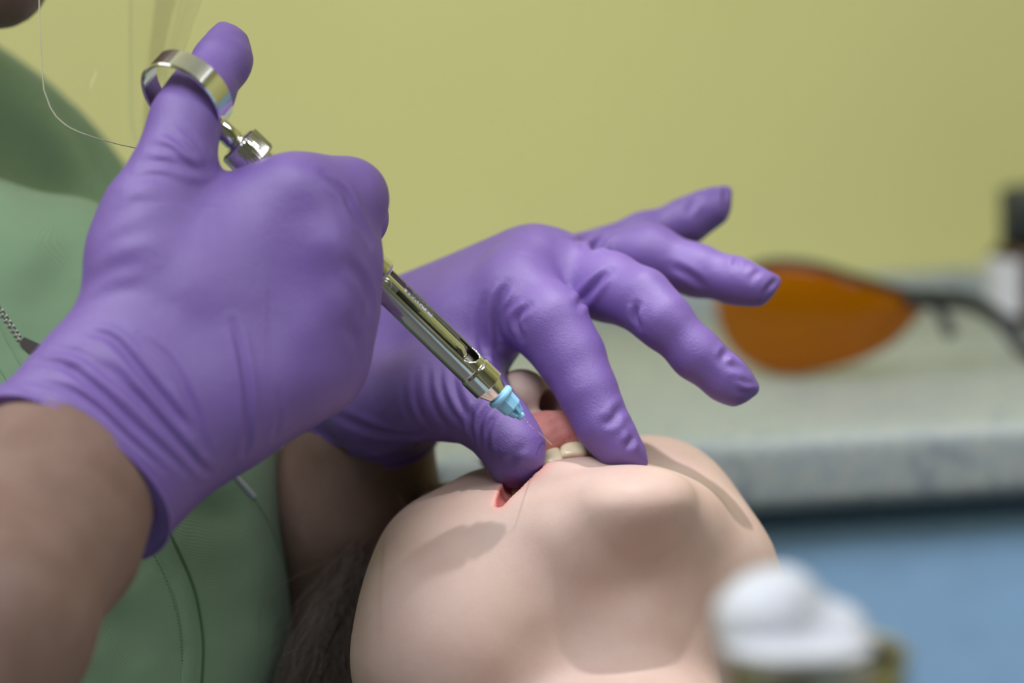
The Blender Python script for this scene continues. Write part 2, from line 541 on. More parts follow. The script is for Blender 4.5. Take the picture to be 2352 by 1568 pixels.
def creases(V, F, specs, n=22):
    """folds in a stretched skin of rubber or cloth: (path px, width mm, depth mm); negative depth = ridge"""
    N = normals(V, F); b = bvh_of(V, F); D = np.zeros(len(V))
    for pts, w, a in specs:
        q = on_surface(b, pts, n)
        if len(q) < 3: continue
        lo = q.min(0) - 4 * w; hi = q.max(0) + 4 * w
        m = np.where(((V > lo) & (V < hi)).all(1))[0]
        if len(m) == 0: continue
        P = V[m]; best = np.full(len(m), 1e9); tt = np.zeros(len(m))
        for i in range(len(q) - 1):
            ab = q[i + 1] - q[i]; L = ab @ ab + 1e-9
            h = np.clip(((P - q[i]) @ ab) / L, 0, 1)
            d = np.linalg.norm(P - q[i] - h[:, None] * ab, axis=1)
            u = d < best; best[u] = d[u]; tt[u] = (i + h[u]) / (len(q) - 1)
        env = np.sin(np.pi * np.clip(tt, 0.02, .98)) ** .6
        g = -np.exp(-(best / w) ** 2) + .55 * np.exp(-((best - 2.0 * w) / (1.0 * w)) ** 2)
        D[m] += a * env * g
    return V + N * D[:, None]
def bumps(V, F, specs):
    """soft swellings: (px, py, radius mm, height mm)"""
    N = normals(V, F); b = bvh_of(V, F); D = np.zeros(len(V))
    for px, py, r, a in specs:
        q = hit(b, px, py)
        if q is None: continue
        D += a * np.exp(-(((V - q) ** 2).sum(1)) / r ** 2)
    return V + N * D[:, None]

# ================================================================== THE SETTING
# counter: its front top edge passes below the glasses
def ray_world(px, py):
    d = W(px, py, 0) - CAM
    return d / np.linalg.norm(d)
edge_pt = W(2000, 990, 310)
z_top = edge_pt[2]
RX = np.array([1.0, 0, 0]); RY = np.array([0, 1.0, 0])
def cw(a, b, z):                     # counter coordinates: a along, b back from the front edge
    p = edge_pt + RX * a + RY * b; return np.array([p[0], p[1], z])
def prism_world(name, poly, a0, a1, material, smooth=False, **kw):
    """poly: (b, z) outline swept along the counter direction"""
    n = len(poly); V = [cw(a0, b, z) for b, z in poly] + [cw(a1, b, z) for b, z in poly]
    F = [(i, (i + 1) % n, n + (i + 1) % n, n + i) for i in range(n)] + [tuple(range(n))[::-1], tuple(range(n, 2 * n))]
    return mesh_obj(name, V, F, material, smooth, cam_space=False, **kw)
DEPTH = 0.46; A0 = -0.29
floor_z = 0.10
prism_world('wall_back', [(DEPTH, floor_z), (DEPTH, 2.7), (DEPTH + .12, 2.7), (DEPTH + .12, floor_z)], -2.55, 2.25, M['wall'], kind='structure')
prism_world('floor', [(-2.4, floor_z), (-2.4, floor_z - .1), (DEPTH + .12, floor_z - .1), (DEPTH + .12, floor_z)], -2.6, 2.3, M['floor'], kind='structure')
def slab(name, lo, hi, material):
    bm = bmesh.new(); lo = np.array(lo, float); hi = np.array(hi, float)
    add_box(bm, (lo + hi) / 2, hi - lo)
    return bm_obj(name, bm, material, cam_space=False, kind='structure')
WY = edge_pt[1] + DEPTH
slab('wall_left', (-2.45, -2.4, floor_z), (-2.35, WY, 2.7), M['wall'])
slab('wall_right', (2.35, -2.4, floor_z), (2.45, WY, 2.7), M['wall'])
slab('wall_front', (-2.45, -2.5, floor_z), (2.45, -2.4, 2.7), M['grey_wall'])
slab('ceiling', (-2.45, -2.4, 2.7), (2.45, WY + .12, 2.8), M['white_wall'])
th = 0.036; r = th / 2
DC = DEPTH - .004
prof = [(DC, z_top), (DC, z_top - th)]
rc = .009
for i in range(7):
    a = -math.pi / 2 - math.pi / 2 * i / 6; prof.append((rc + rc * math.cos(a), z_top - th + rc + rc * math.sin(a)))
for i in range(7):
    a = math.pi - math.pi / 2 * i / 6; prof.append((rc + rc * math.cos(a), z_top - rc + rc * math.sin(a)))
ct = empty('dental_counter', cw(.1, .2, floor_z), 'long speckled grey counter with rounded edge over a blue cabinet', 'counter')
prism_world('worktop', prof, A0, 1.6, M['counter'], True, parent=ct)
prism_world('upstand', [(DC - .016, z_top), (DC - .016, z_top + .016), (DC, z_top + .016), (DC, z_top)], A0, 1.6, M['counter'], parent=ct)
for i, (a0, a1) in enumerate(((A0 + .01, .28), (.285, .83), (.835, 1.6))):
    prism_world('cabinet_door', [(.024, floor_z + .1), (.024, z_top - th - .012), (.042, z_top - th - .012), (.042, floor_z + .1)], a0, a1, M['cabinet'], parent=ct)
prism_world('cabinet_body', [(.043, floor_z), (.043, z_top - th), (DC, z_top - th), (DC, floor_z)], A0 + .01, 1.6, M['cabinet'], parent=ct)

# ================================================================== THE PATIENT
Mo = X(1290, 1052, 0)                                    # middle of the mouth, cam mm
Wf = nrm([-0.05, 0.985, -0.14])                           # out of the face
Vf = np.array([-0.36, 0.12, 0.93]); Vf = nrm(Vf - Wf * (Vf @ Wf))   # towards the crown
Uf = np.cross(Vf, Wf); Uf = Uf if Uf[0] > 0 else -Uf     # towards the right of the picture
RF = np.array([Uf, Vf, Wf])
def FC(u, v, w): return Mo + Uf * u + Vf * v + Wf * w
def arch(u):                          # the dental arch bulges out of the face
    return -3.0 - 0.019 * u * u if u < 0 else -3.0 + 0.05 * u - 0.010 * u * u
LIP_LO = [FC(u, -5 + abs(u) * .06, arch(u) - 7.5) for u in np.linspace(-25, 29, 13)]
LIP_UP = [FC(u, 12.5 - .012 * u * u, 6.5 - .016 * (u - 1) ** 2) for u in np.linspace(-17, 21, 11)]
SLIT_PX = [(1147, 1158, 6), (1156, 1142, 13), (1175, 1120, 26), (1208, 1084, 42), (1255, 1046, 52), (1310, 1018, 52), (1370, 1014, 38), (1425, 1034, 20), (1460, 1056, 8)]
def build_head(slit=None):
    S = Solid(0.95 if slit is not None else 2.0)
    S.ell(FC(26, 84, -100), (66, 88, 74), RF, 10)
    S.ell(FC(14, 28, -60), (62, 66, 48), RF, 20)
    S.cone(FC(4, -30, -19), 10, FC(-28, -6, -46), 19, 16)
    S.cone(FC(-28, -6, -46), 19, FC(-46, 2, -76), 28, 18)
    S.cone(FC(24, -30, -19), 10, FC(54, 2, -50), 22, 16)
    S.cone(FC(54, 2, -50), 22, FC(62, 10, -70), 26, 18)
    S.ell(FC(8, 10, -46), (54, 36, 32), RF, 24)
    S.ell(FC(-33, 22, -37), (27, 30, 24), RF, 20)
    S.ball(FC(-20, 20, -17), 10, 14)
    S.ell(FC(46, 30, -30), (30, 30, 28), RF, 18)
    S.ell(FC(0, -6, -22), (36, 24, 17), RF, 16)
    S.ell(FC(14, -33, -11), (18, 14, 9), RF, 12)
    S.ell(FC(15, -14, -22), (34, 20, 14), RF, 14)
    # lower lip
    for i in range(len(LIP_LO) - 1): S.cone(LIP_LO[i], 7.2, LIP_LO[i + 1], 7.2, 7)
    S.ball(X(1030, 1370, -8), 22, 26); S.ball(X(1010, 1510, -24), 24, 30)
    # nose
    S.cone(FC(0, 62, -8), 8, FC(-3, 32, 16), 9.5, 10)
    S.ball(FC(-3, 28, 18), 10, 6)
    S.ball(FC(-13, 25, 9), 7.5, 5); S.ball(FC(9, 25, 11), 7.5, 5)
    S.cone(FC(-2, 22, 12), 4.4, FC(0, 14, -2), 5, 3)
    S.ell(FC(-10, 20, 13), (4.0, 11, 5.5), RF, 1.2, True)
    S.ell(FC(4.2, 20, 15), (4.2, 13, 5.8), RF, 1.2, True)
    # closed eyes and brow
    S.ell(FC(16, 84, -36), (44, 14, 14), RF, 14)
    S.ball(FC(-20, 66, -30), 13, 6); S.ball(FC(42, 66, -30), 13, 6)
    # ears
    S.ell(FC(-47, 38, -92), (7, 26, 17), RF, 8); S.ell(FC(88, 40, -92), (7, 26, 17), RF, 8)
    # neck and upper chest
    S.cone(FC(0, 22, -104), 50, FC(2, -72, -132), 54, 24)
    S.cone(FC(2, -72, -132), 54, FC(8, -170, -150), 75, 26)
    # mouth: open slit, upper lip pushed up by the fingers
    if slit is None: return S
    for i in range(len(slit) - 1): S.cone(slit[i][0], slit[i][1], slit[i + 1][0], slit[i + 1][1], 1.2, True)
    for i in range(len(LIP_UP) - 1): S.cone(LIP_UP[i], 7.0, LIP_UP[i + 1], 7.0, 4)
    return S
_v, _f = build_head().build()
_b = bvh_of(_v, _f)
slit = []
for q in smooth_path(SLIT_PX, 17):
    p = hit(_b, q[0], q[1])
    near = min(LIP_LO, key=lambda w: abs(w[0] - X(q[0], q[1], 0)[0]))
    if p is None or p[2] > near[2] + 9: p = X(q[0], q[1], near[2] + 7)
    rr = max(q[2], 5) * PS(0); slit.append((p + np.array([0.1, -0.40, 0.62]) * rr, rr))
SLIT = [q[0] for q in slit]; SLITR = slit
print('slit', [tuple(np.round(q, 1)) for q in SLIT])
HV, HF = build_head(slit).build()
HV = relax(HV, HF, 2)
def path_dist(V, path):
    best = np.full(len(V), 1e9)
    p = np.asarray(path)
    for i in range(len(p) - 1):
        ab = p[i + 1] - p[i]; h = np.clip(((V - p[i]) @ ab) / (ab @ ab), 0, 1)
        best = np.minimum(best, np.linalg.norm(V - p[i] - h[:, None] * ab, axis=1))
    return best
def sstep(x, a, b):
    t = np.clip((x - a) / (b - a), 0, 1); return t * t * (3 - 2 * t)
d_up = path_dist(HV, LIP_UP)
SLR = np.zeros(len(HV)); d_sl = np.full(len(HV), 1e9)
for c_, r_ in SLITR:
    q = np.linalg.norm(HV - c_, axis=1) - r_; d_sl = np.minimum(d_sl, q)
lip = np.maximum(1 - sstep(d_up, 7.6, 9.5), (1 - sstep(d_sl, 0.4, 1.6)) * .8)
blush = (1 - sstep(d_sl - SLR, 0.5, 6.5)) * .65 * (.35 + .65 * sstep(HV[:, 0], X(1185, 0)[0], X(1250, 0)[0]))
wet = np.maximum(1 - sstep(d_up, 7.4, 8.6), 1 - sstep(d_sl, 0.3, 1.0))
wob = sum(np.sin(HV @ rng.randn(3) * 2.6 + rng.rand() * 6) for _ in range(7)) / 2.6
HV = HV + normals(HV, HF) * (wob * .34 * (1 - sstep(d_up, 7.6, 9.5)))[:, None]
deep = (1 - sstep(d_sl, -.1, .9)) * sstep(d_up, 8.5, 11)  # mask for the shade painted into the mouth slit
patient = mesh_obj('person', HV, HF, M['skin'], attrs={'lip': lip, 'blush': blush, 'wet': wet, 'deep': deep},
                   label='patient lying back with mouth held open and chin towards the camera', cat='person')
HB = bvh_of(HV, HF)

# teeth, each standing in the arch behind the lower lip
def tooth(px, py, d, wid, hgt, yaw, name='tooth', rough=0):
    T = nrm([-0.12, 0.55, 0.80]); side = nrm(np.array([math.cos(yaw), math.sin(yaw), .25]))
    side = nrm(side - T * (side @ T)); out = np.cross(side, T); out = out if out[2] < 0 else -out
    bm = bmesh.new(); bmesh.ops.create_cube(bm, size=1)
    bmesh.ops.subdivide_edges(bm, edges=bm.edges[:], cuts=4, use_grid_fill=True)
    c = X(px, py, d)
    for v in bm.verts:
        x, y, z = v.co * 2                          # -1..1, superellipsoid
        n = (abs(x) ** 6 + abs(y) ** 6 + abs(z) ** 6) ** (1 / 6); x, y, z = x / n, y / n, z / n
        wv = wid * .5 * (1 - .14 * y)              # narrower towards the gum
        p = c + side * x * wv + T * y * hgt * .5 + out * (z * 2.4 + .7 * (1 - x * x))
        v.co = p
    return bm_obj(name, bm, M['tooth'], True, parent=patient)
lipd = {}
for i, (px, py, wid, hg, yw) in enumerate([(1176, 1120, 8.0, 9.0, 1.0), (1203, 1093, 6.6, 9.0, .85), (1230, 1070, 7.4, 9.0, .7), (1261, 1043, 8.9, 9.4, .38),
                                (1315, 1024, 9.0, 9.0, .16), (1364, 1024, 7.6, 8.4, -.02), (1402, 1032, 7.0, 8.0, -.25)]):
    near = min(LIP_LO, key=lambda q: abs(q[0] - X(px, py, 0)[0])); d = near[2] + 10.0
    lipd[i] = (px, py, d)
    tooth(px, py + 7, d - 1.5, wid, hg + 3.2, yw)
gp = np.array([X(p[0] - 3, p[1] - 24, p[2] + 0.8) for p in lipd.values()])
gv, gf = tube(smooth_path(gp, 60), 3.9, 14)
gv = np.array(gv)
N_ = gv + 0.35 * np.sin(gv[:, 0:1] * 1.9) * np.array([[0, 1, -.4]])
mesh_obj('gum', N_, gf, M['gum'], True, parent=patient)

# ================================================================== THE DOCTOR: gloves
def near_glove():
    S = Solid(0.75)
    D = -66
    # back of the hand
    S.chain([(230, 840, -88, 95), (420, 680, -76, 132), (690, 480, D, 112)], 6, 14)
    S.chain([(230, 900, -88, 135), (740, 600, D, 112)], 14)
    S.chain([(270, 950, -88, 135), (730, 715, D, 114)], 14)
    S.chain([(330, 1010, -86, 130), (520, 905, -76, 148), (690, 835, D - 1, 132)], 14, 14)
    S.chain([(330, 560, -72, 120), (560, 500, -62, 100)], 16)
    # thumb
    S.chain([(275, 800, -84, 110), (325, 600, -78, 104), (352, 480, -74, 96), (402, 375, -70, 81),
             (426, 275, -64, 71), (462, 215, -57, 64), (505, 150, -48, 60)], 10, 8)
    S.chain([(505, 150, -48, 60), (515, 132, -44, 56), (519, 98, -41, 38), (511, 64, -39, 7)], 4, 6)
    # curled fingers
    S.chain([(690, 472, D, 102), (798, 456, -56, 88), (815, 500, -32, 70), (752, 560, -20, 64)], 12, 5)
    S.chain([(720, 600, D, 110), (768, 600, -60, 96), (788, 640, -32, 70), (728, 660, -20, 64)], 10, 5)
    S.chain([(705, 715, D, 114), (758, 712, -60, 96), (778, 740, -32, 70), (705, 745, -20, 62)], 10, 5)
    S.chain([(668, 832, D, 128), (722, 826, -61, 110), (740, 845, -38, 78), (664, 835, -24, 60)], 10, 5)
    # wrist and cuff
    S.chain([(285, 855, -86, 125), (70, 1015, -104, 148)], 14)
    S.chain([(400, 980, -84, 150), (215, 1190, -102, 160)], 14)
    S.chain([(335, 910, -84, 160), (80, 1165, -106, 170)], 14)
    c = X(165, 1090, -105); n = nrm(X(60, 1240, -138) - X(300, 900, -86))
    S.plane(c, n, 1.0)
    V, F = S.build()
    V = relax(V, F, 2)
    V = bumps(V, F, [(690, 395, 9, 1.2), (760, 560, 8, 2.2), (785, 690, 8, 1.4), (700, 760, 7, .8), (610, 470, 14, -1.0), (640, 650, 12, -1.2), (640, 780, 12, -1.0)])
    fold = [
        # wrist folds, from the thumb side down to the little-finger side
        ([(80, 830), (150, 842), (230, 900), (320, 985), (430, 1085)], 1.35, 1.04),
        ([(200, 800), (270, 860), (360, 960), (450, 1060), (480, 1085)], 1.35, 0.84),
        ([(200, 762), (260, 780), (330, 860), (400, 945), (440, 990)], 1.43, 1.04),
        ([(120, 800), (190, 815), (270, 880), (330, 930)], 1.28, 0.63),
        ([(60, 872), (140, 890), (220, 935), (300, 1010), (380, 1080)], 1.14, 0.63),
        ([(320, 770), (390, 830), (440, 930), (465, 1010), (475, 1050)], 1.43, 0.63),
        ([(535, 740), (552, 800), (568, 900), (568, 1000), (560, 1045)], 1.28, 0.90),
        ([(0, 893), (60, 930), (130, 975), (200, 1040), (255, 1110), (310, 1200)], 1.14, 0.84),
        ([(100, 915), (150, 990), (230, 1075), (300, 1160)], 1.28, 0.77),
        ([(240, 1040), (310, 1110), (345, 1160)], 1.14, 0.56),
        ([(640, 900), (640, 960), (630, 1010)], 1.14, 0.34),
        # thumb base and its web
        ([(330, 375), (380, 372), (440, 388), (482, 392)], 1.6, .55),
        ([(380, 300), (415, 325), (455, 362), (482, 388)], 1.4, .7),
        ([(410, 292), (440, 318), (470, 355), (484, 380)], 1.3, .6),
        ([(345, 335), (390, 345), (430, 372), (470, 392)], 1.5, .5),
        ([(300, 420), (340, 405), (400, 405)], 1.8, .35),
        ([(272, 490), (310, 470), (370, 465)], 2.0, .25),
        ([(240, 560), (290, 540), (360, 530)], 2.2, .25),
        ([(195, 650), (260, 615), (330, 600)], 2.2, .25),
        ([(170, 715), (240, 680), (320, 660)], 2.2, .25),
        # creases between the curled fingers
        ([(745, 400), (790, 440), (815, 490), (850, 555)], 1.7, 1.2),
        ([(800, 600), (830, 640), (845, 680), (850, 720)], 2.0, .8),
        ([(800, 740), (820, 790), (825, 850)], 2.0, .6),
    ]
    V = creases(V, F, fold)
    return V, F
GNV, GNF = near_glove()

def far_glove():
    S = Solid(0.75)
    S.chain([(850, 800, 68, 132), (1200, 628, 44, 94)], 8)
    S.chain([(880, 920, 52, 112), (1170, 690, 22, 92)], 18)
    S.chain([(900, 850, 60, 118), (1250, 620, 40, 84)], 16)
    S.chain([(880, 830, 72, 110), (1300, 606, 58, 64)], 14)
    S.chain([(880, 830, 84, 100), (1330, 588, 74, 44)], 12)
    # fingers: index, middle, ring, little
    S.chain([(1185, 668, 22, 90), (1262, 745, 10, 84), (1312, 820, 5, 72), (1350, 900, 0, 62), (1384, 975, -3, 56),
             (1422, 1026, -4, 45), (1454, 1052, -3, 24), (1470, 1066, -3, 9)], 6, 6)
    S.chain([(1285, 630, 42, 84), (1400, 659, 27, 74), (1472, 688, 17, 67), (1522, 734, 10, 60), (1600, 814, 8, 53),
             (1666, 868, 8, 47), (1694, 886, 8, 36), (1731, 892, 8, 7)], 6, 6)
    S.chain([(1370, 588, 62, 60), (1490, 585, 56, 66), (1600, 621, 50, 54), (1690, 645, 45, 48), (1738, 657, 42, 37), (1783, 644, 42, 9)], 6, 6)
    S.chain([(1350, 572, 84, 42), (1480, 537, 86, 44), (1580, 506, 86, 47), (1635, 474, 86, 38), (1668, 440, 86, 12)], 6, 6)
    # thumb
    S.chain([(860, 930, 36, 112), (1000, 902, 18, 98), (1082, 930, 8, 76), (1142, 975, 1, 67), (1178, 1026, -4, 60), (1181, 1056, -6, 50), (1176, 1085, -7, 22)], 12, 8)
    S.chain([(1060, 760, 32, 100), (1080, 900, 20, 70)], 14)
    # wrist
    S.chain([(775, 920, 66, 112), (772, 1070, 78, 112)], 14)
    S.chain([(880, 920, 62, 112), (884, 1070, 74, 112)], 14)
    S.plane(X(832, 1034, 62), nrm([0.02, -1, 0.55]), 1.0)
    V, F = S.build()
    V = relax(V, F, 2)
    V = bumps(V, F, [(1225, 548, 9, 1.5), (1150, 570, 9, .8), (1490, 640, 7, .8)])
    fold = [
        # knuckle of the index finger
        ([(1165, 650), (1146, 690), (1140, 740), (1150, 790)], 1.6, 1.5),
        ([(1215, 700), (1190, 725), (1186, 745), (1196, 775)], 1.4, 1.2),
        ([(1180, 690), (1160, 720), (1158, 755)], 1.2, .5),
        ([(1112, 680), (1104, 740), (1110, 820), (1130, 880)], 1.6, .8),
        ([(1400, 620), (1375, 645), (1345, 680), (1325, 705)], 1.5, 1.4),
        ([(1410, 530), (1385, 545), (1365, 570), (1345, 572)], 1.6, 1.3),
        ([(1300, 545), (1330, 552), (1370, 535)], 1.3, .6),
        ([(1462, 700), (1458, 725), (1466, 750)], 1.3, 1.3),
        ([(1440, 930), (1420, 945), (1405, 965), (1380, 975)], 1.6, .9),
        ([(1455, 1000), (1448, 1015), (1436, 1028)], 1.4, 1.1),
        ([(1682, 800), (1665, 812), (1655, 830)], 1.3, .8),
        ([(1710, 850), (1690, 842), (1665, 838)], 1.4, .6),
        ([(1738, 890), (1712, 890), (1690, 880)], 1.0, -.5),
        ([(1700, 590), (1690, 600), (1688, 615)], 1.2, .6),
        ([(1750, 620), (1735, 630), (1725, 645)], 1.2, .6),
        ([(1790, 640), (1770, 655), (1755, 675)], 1.1, .7),
        ([(1605, 455), (1590, 470), (1580, 490)], 1.4, .8),
        ([(1672, 430), (1665, 450), (1668, 470)], 1.1, .6),
        ([(1540, 610), (1580, 630), (1620, 660)], 1.5, .6),
        # thumb base wrinkles
        ([(1010, 830), (1015, 890), (1035, 940), (1060, 975)], 1.15, .5),
        ([(985, 840), (988, 900), (1005, 950), (1030, 985)], 1.15, .5),
        ([(955, 850), (955, 910), (970, 955), (995, 990)], 1.15, .4),
        ([(925, 880), (930, 930), (945, 970)], 1.15, .3),
        ([(1040, 850), (1045, 890), (1060, 930), (1085, 965)], 1.4, .7),
        ([(1100, 925), (1085, 950), (1080, 980), (1090, 1010)], 1.2, .9),
        ([(1125, 930), (1108, 955), (1102, 990), (1108, 1030)], 1.2, .9),
        ([(1140, 950), (1122, 980), (1118, 1010), (1122, 1045)], 1.1, .7),
        ([(1205, 1020), (1185, 1040), (1165, 1070)], 1.6, .5),
        # cuff
        ([(690, 995), (780, 1030), (880, 1038), (985, 1010)], 1.3, 1.2),
        ([(760, 950), (860, 990), (940, 1000), (990, 990)], 1.8, .9),
    ]
    V = creases(V, F, fold)
    return V, F
GFV, GFF = far_glove()
BRN = bvh_of(GNV, GNF)

# ------------------------------------------------------------------ the doctor's body: head, neck, trunk and arms in one skin
def doctor_body():
    S = Solid(2.6)
    # head above the frame: only the chin dips into it
    S.ell(X(-230, -560, 60), (76, 104, 92), None, 10)
    S.chain([(2, -42, 40, 98), (-60, -130, 45, 150)], 12)
    S.chain([(-60, -130, 45, 150), (-260, -270, 70, 250)], 20)
    S.chain([(80, -260, 40, 70), (90, -330, 40, 70)], 12)                     # mouth and lips
    S.chain([(150, -430, 45, 60), (70, -640, 45, 60)], 16)                    # nose
    S.chain([(-420, -150, 110, 270), (-640, 330, 150, 330)], 30)              # neck
    # trunk
    S.ell(X(-300, 1050, 150), (90, 110, 85), None, 30)
    S.ell(X(-150, 1600, 120), (95, 120, 80), None, 30)
    S.chain([(-640, 330, 150, 330), (-170, 650, 170, 270)], 30)
    S.chain([(-640, 330, 150, 330), (-300, 1050, 150, 420)], 30)
    # right arm, close to the camera
    S.chain([(-800, 480, -10, 360), (-420, 1900, -190, 290)], 20)
    S.chain([(-420, 1900, -190, 290), (-60, 1420, -150, 262), (70, 1200, -122, 205)], 10, 14)
    S.chain([(70, 1200, -122, 190), (150, 1075, -106, 138), (330, 900, -84, 100)], 14, 14)
    S.chain([(20, 1150, -118, 158), (95, 1000, -103, 112)], 14)
    S.chain([(158, 1245, -118, 164), (232, 1132, -102, 128)], 14)
    # left arm reaching behind the patient's head
    S.chain([(-170, 650, 170, 270), (760, 2100, 190, 250)], 20)
    S.chain([(760, 2100, 190, 260), (790, 1500, 120, 215), (812, 1150, 86, 182), (832, 1000, 72, 160)], 10, 14)
    S.chain([(832, 1000, 72, 130), (900, 850, 62, 100)], 12)
    V, F = S.build()
    return relax(V, F, 2), F
DV, DF = doctor_body()
z0 = np.zeros(len(DV))
doctor = mesh_obj('person', DV, DF, M['arm_skin'], attrs={'lip': z0, 'blush': z0, 'wet': z0, 'deep': z0},
                  label='doctor in a light green tunic giving an injection with both gloved hands', cat='person')
def cuff_bead(V, F, c, n, rad, parent):
    """the rolled bead round the open end of a glove"""
    b = bvh_of(V, F); n = nrm(n); e1 = nrm(np.cross(n, [0, 0, 1.0])); e2 = np.cross(n, e1); pts = []
    c = c - n * 1.6
    for i in range(72):
        a = 2 * math.pi * i / 72; d = e1 * math.cos(a) + e2 * math.sin(a)
        r_ = b.ray_cast(Vector(c), Vector(d))
        if r_[0] is not None: pts.append(np.array(r_[0]))
    if len(pts) < 12: return None
    pts = np.array(pts + pts[:2]); pts = pts + n * .8
    v, f = tube(pts, rad, 10, False)
    return mesh_obj('cuff_bead', v, f, M['glove'], True, parent=parent)
g1 = mesh_obj('glove', GNV, GNF, M['glove'], parent=doctor); g1['label'] = 'purple nitrile glove on the fist gripping the syringe'
g2 = mesh_obj('glove', GFV, GFF, M['glove'], parent=doctor); g2['label'] = 'purple nitrile glove with spread fingers holding the lips open'
cuff_bead(GNV, GNF, X(165, 1090, -105), X(60, 1240, -138) - X(300, 900, -86), .95, g1)
cuff_bead(GFV, GFF, X(832, 1034, 62) + np.array([0, .48, .88]) * 12, np.array([0.02, -1, 0.55]), .9, g2)

# ------------------------------------------------------------------ the tunic
def tunic_mesh():
    S = Solid(2.0)
    s = PS(90)
    S.ell(X(150, 1440, 92), (530 * s, 900 * s, 112), None, 10)
    S.ell(X(-476, 876, 170), (905 * PS(170), 905 * PS(170), 95), None, 25)
    S.chain([(60, 720, 170, 300), (230, 1000, 180, 320)], 30)
    S.chain([(-500, 900, 150, 420), (-300, 1700, 110, 560)], 30)
    S.chain([(-20, 760, 70, 330), (100, 1000, 80, 430)], 40)
    V, F = S.build(clip=(np.array([-330., -330., -60.]), np.array([10., 130., 330.])))
    V = relax(V, F, 2)
    fold = [
        ([(40, 300), (110, 420), (170, 560), (190, 640)], 9, 2.5),
        ([(0, 330), (60, 470), (90, 560)], 8, 1.8),
        ([(100, 210), (190, 320), (250, 450)], 9, 1.8),
        ([(200, 560), (120, 660), (60, 740)], 8, 1.6),
        ([(380, 1130), (470, 1180), (590, 1170)], 7, 1.8),
        ([(420, 1230), (520, 1270), (640, 1260)], 8, 1.3),
        ([(250, 1400), (300, 1450), (330, 1540)], 8, 1.4),
        ([(500, 1340), (590, 1390), (670, 1390)], 9, 1.1),
    ]
    return creases(V, F, fold), F
TV, TF = tunic_mesh()
tunic = mesh_obj('tunic', TV, TF, M['fabric'], parent=doctor)
tunic['label'] = 'light green twill tunic with zips and seams'
TB = bvh_of(TV, TF)
TN = None
def ribbon(name, pts, wid, lift, material, n=60, thick=.5, parent=tunic, **kw):
    """a flat strip lying on the tunic along a path"""
    q = on_surface(TB, pts, n)
    T = np.gradient(q, axis=0); T /= np.linalg.norm(T, axis=1)[:, None]
    V = []; F = []
    for i in range(len(q)):
        r = TB.find_nearest(Vector(q[i])); nn = np.array(r[1])
        if nn[2] > 0: nn = -nn
        sd = np.cross(T[i], nn); sd /= np.linalg.norm(sd)
        for a, b in ((-1, lift - thick), (-.8, lift), (0, lift + .2 * thick), (.8, lift), (1, lift - thick)):
            V.append(q[i] + sd * a * wid / 2 + nn * b)
    for i in range(len(q) - 1):
        for k in range(4): F.append((i * 5 + k, i * 5 + k + 1, i * 5 + 6 + k, i * 5 + 5 + k))
    return mesh_obj(name, V, F, material, True, parent=parent, **kw)
def thread(name, pts, rad, material, n=60, lift=.1, dash=None, parent=tunic):
    q = on_surface(TB, pts, n)
    q = q + np.array([0, 0, -lift])
    if dash is None: v, f = tube(q, rad, 6)
    else:
        parts = [tube(q[i:i + 2], rad, 5) for i in range(0, len(q) - 1, 2)]
        v, f = join(*parts)
    return mesh_obj(name, v, f, material, True, parent=parent)
Z2 = [(340, 1150), (372, 1195), (412, 1270), (445, 1350), (462, 1430), (467, 1500), (462, 1590)]
ribbon('placket', [(p[0] - 22 - 10 * i / 6, p[1] + 6) for i, p in enumerate(Z2)], 7.5, .55, M['fabric'])
thread('seam', Z2, .55, M['dark_green'], 90, .2)
thread('stitching', [(318, 1215), (340, 1250), (375, 1315), (402, 1390), (415, 1460), (420, 1530), (418, 1590)], .22, M['mid_green'], 110, .35, True)
thread('seam', [(583, 1143), (620, 1205), (652, 1290), (668, 1370), (676, 1440)], .3, M['mid_green'], 60, .1)
thread('piping', [(500, 1040), (530, 1080), (560, 1115), (584, 1142)], 1.15, M['piping'], 20, .6)
thread('seam', [(-30, 800), (20, 880), (60, 940)], .3, M['mid_green'], 30, .1)
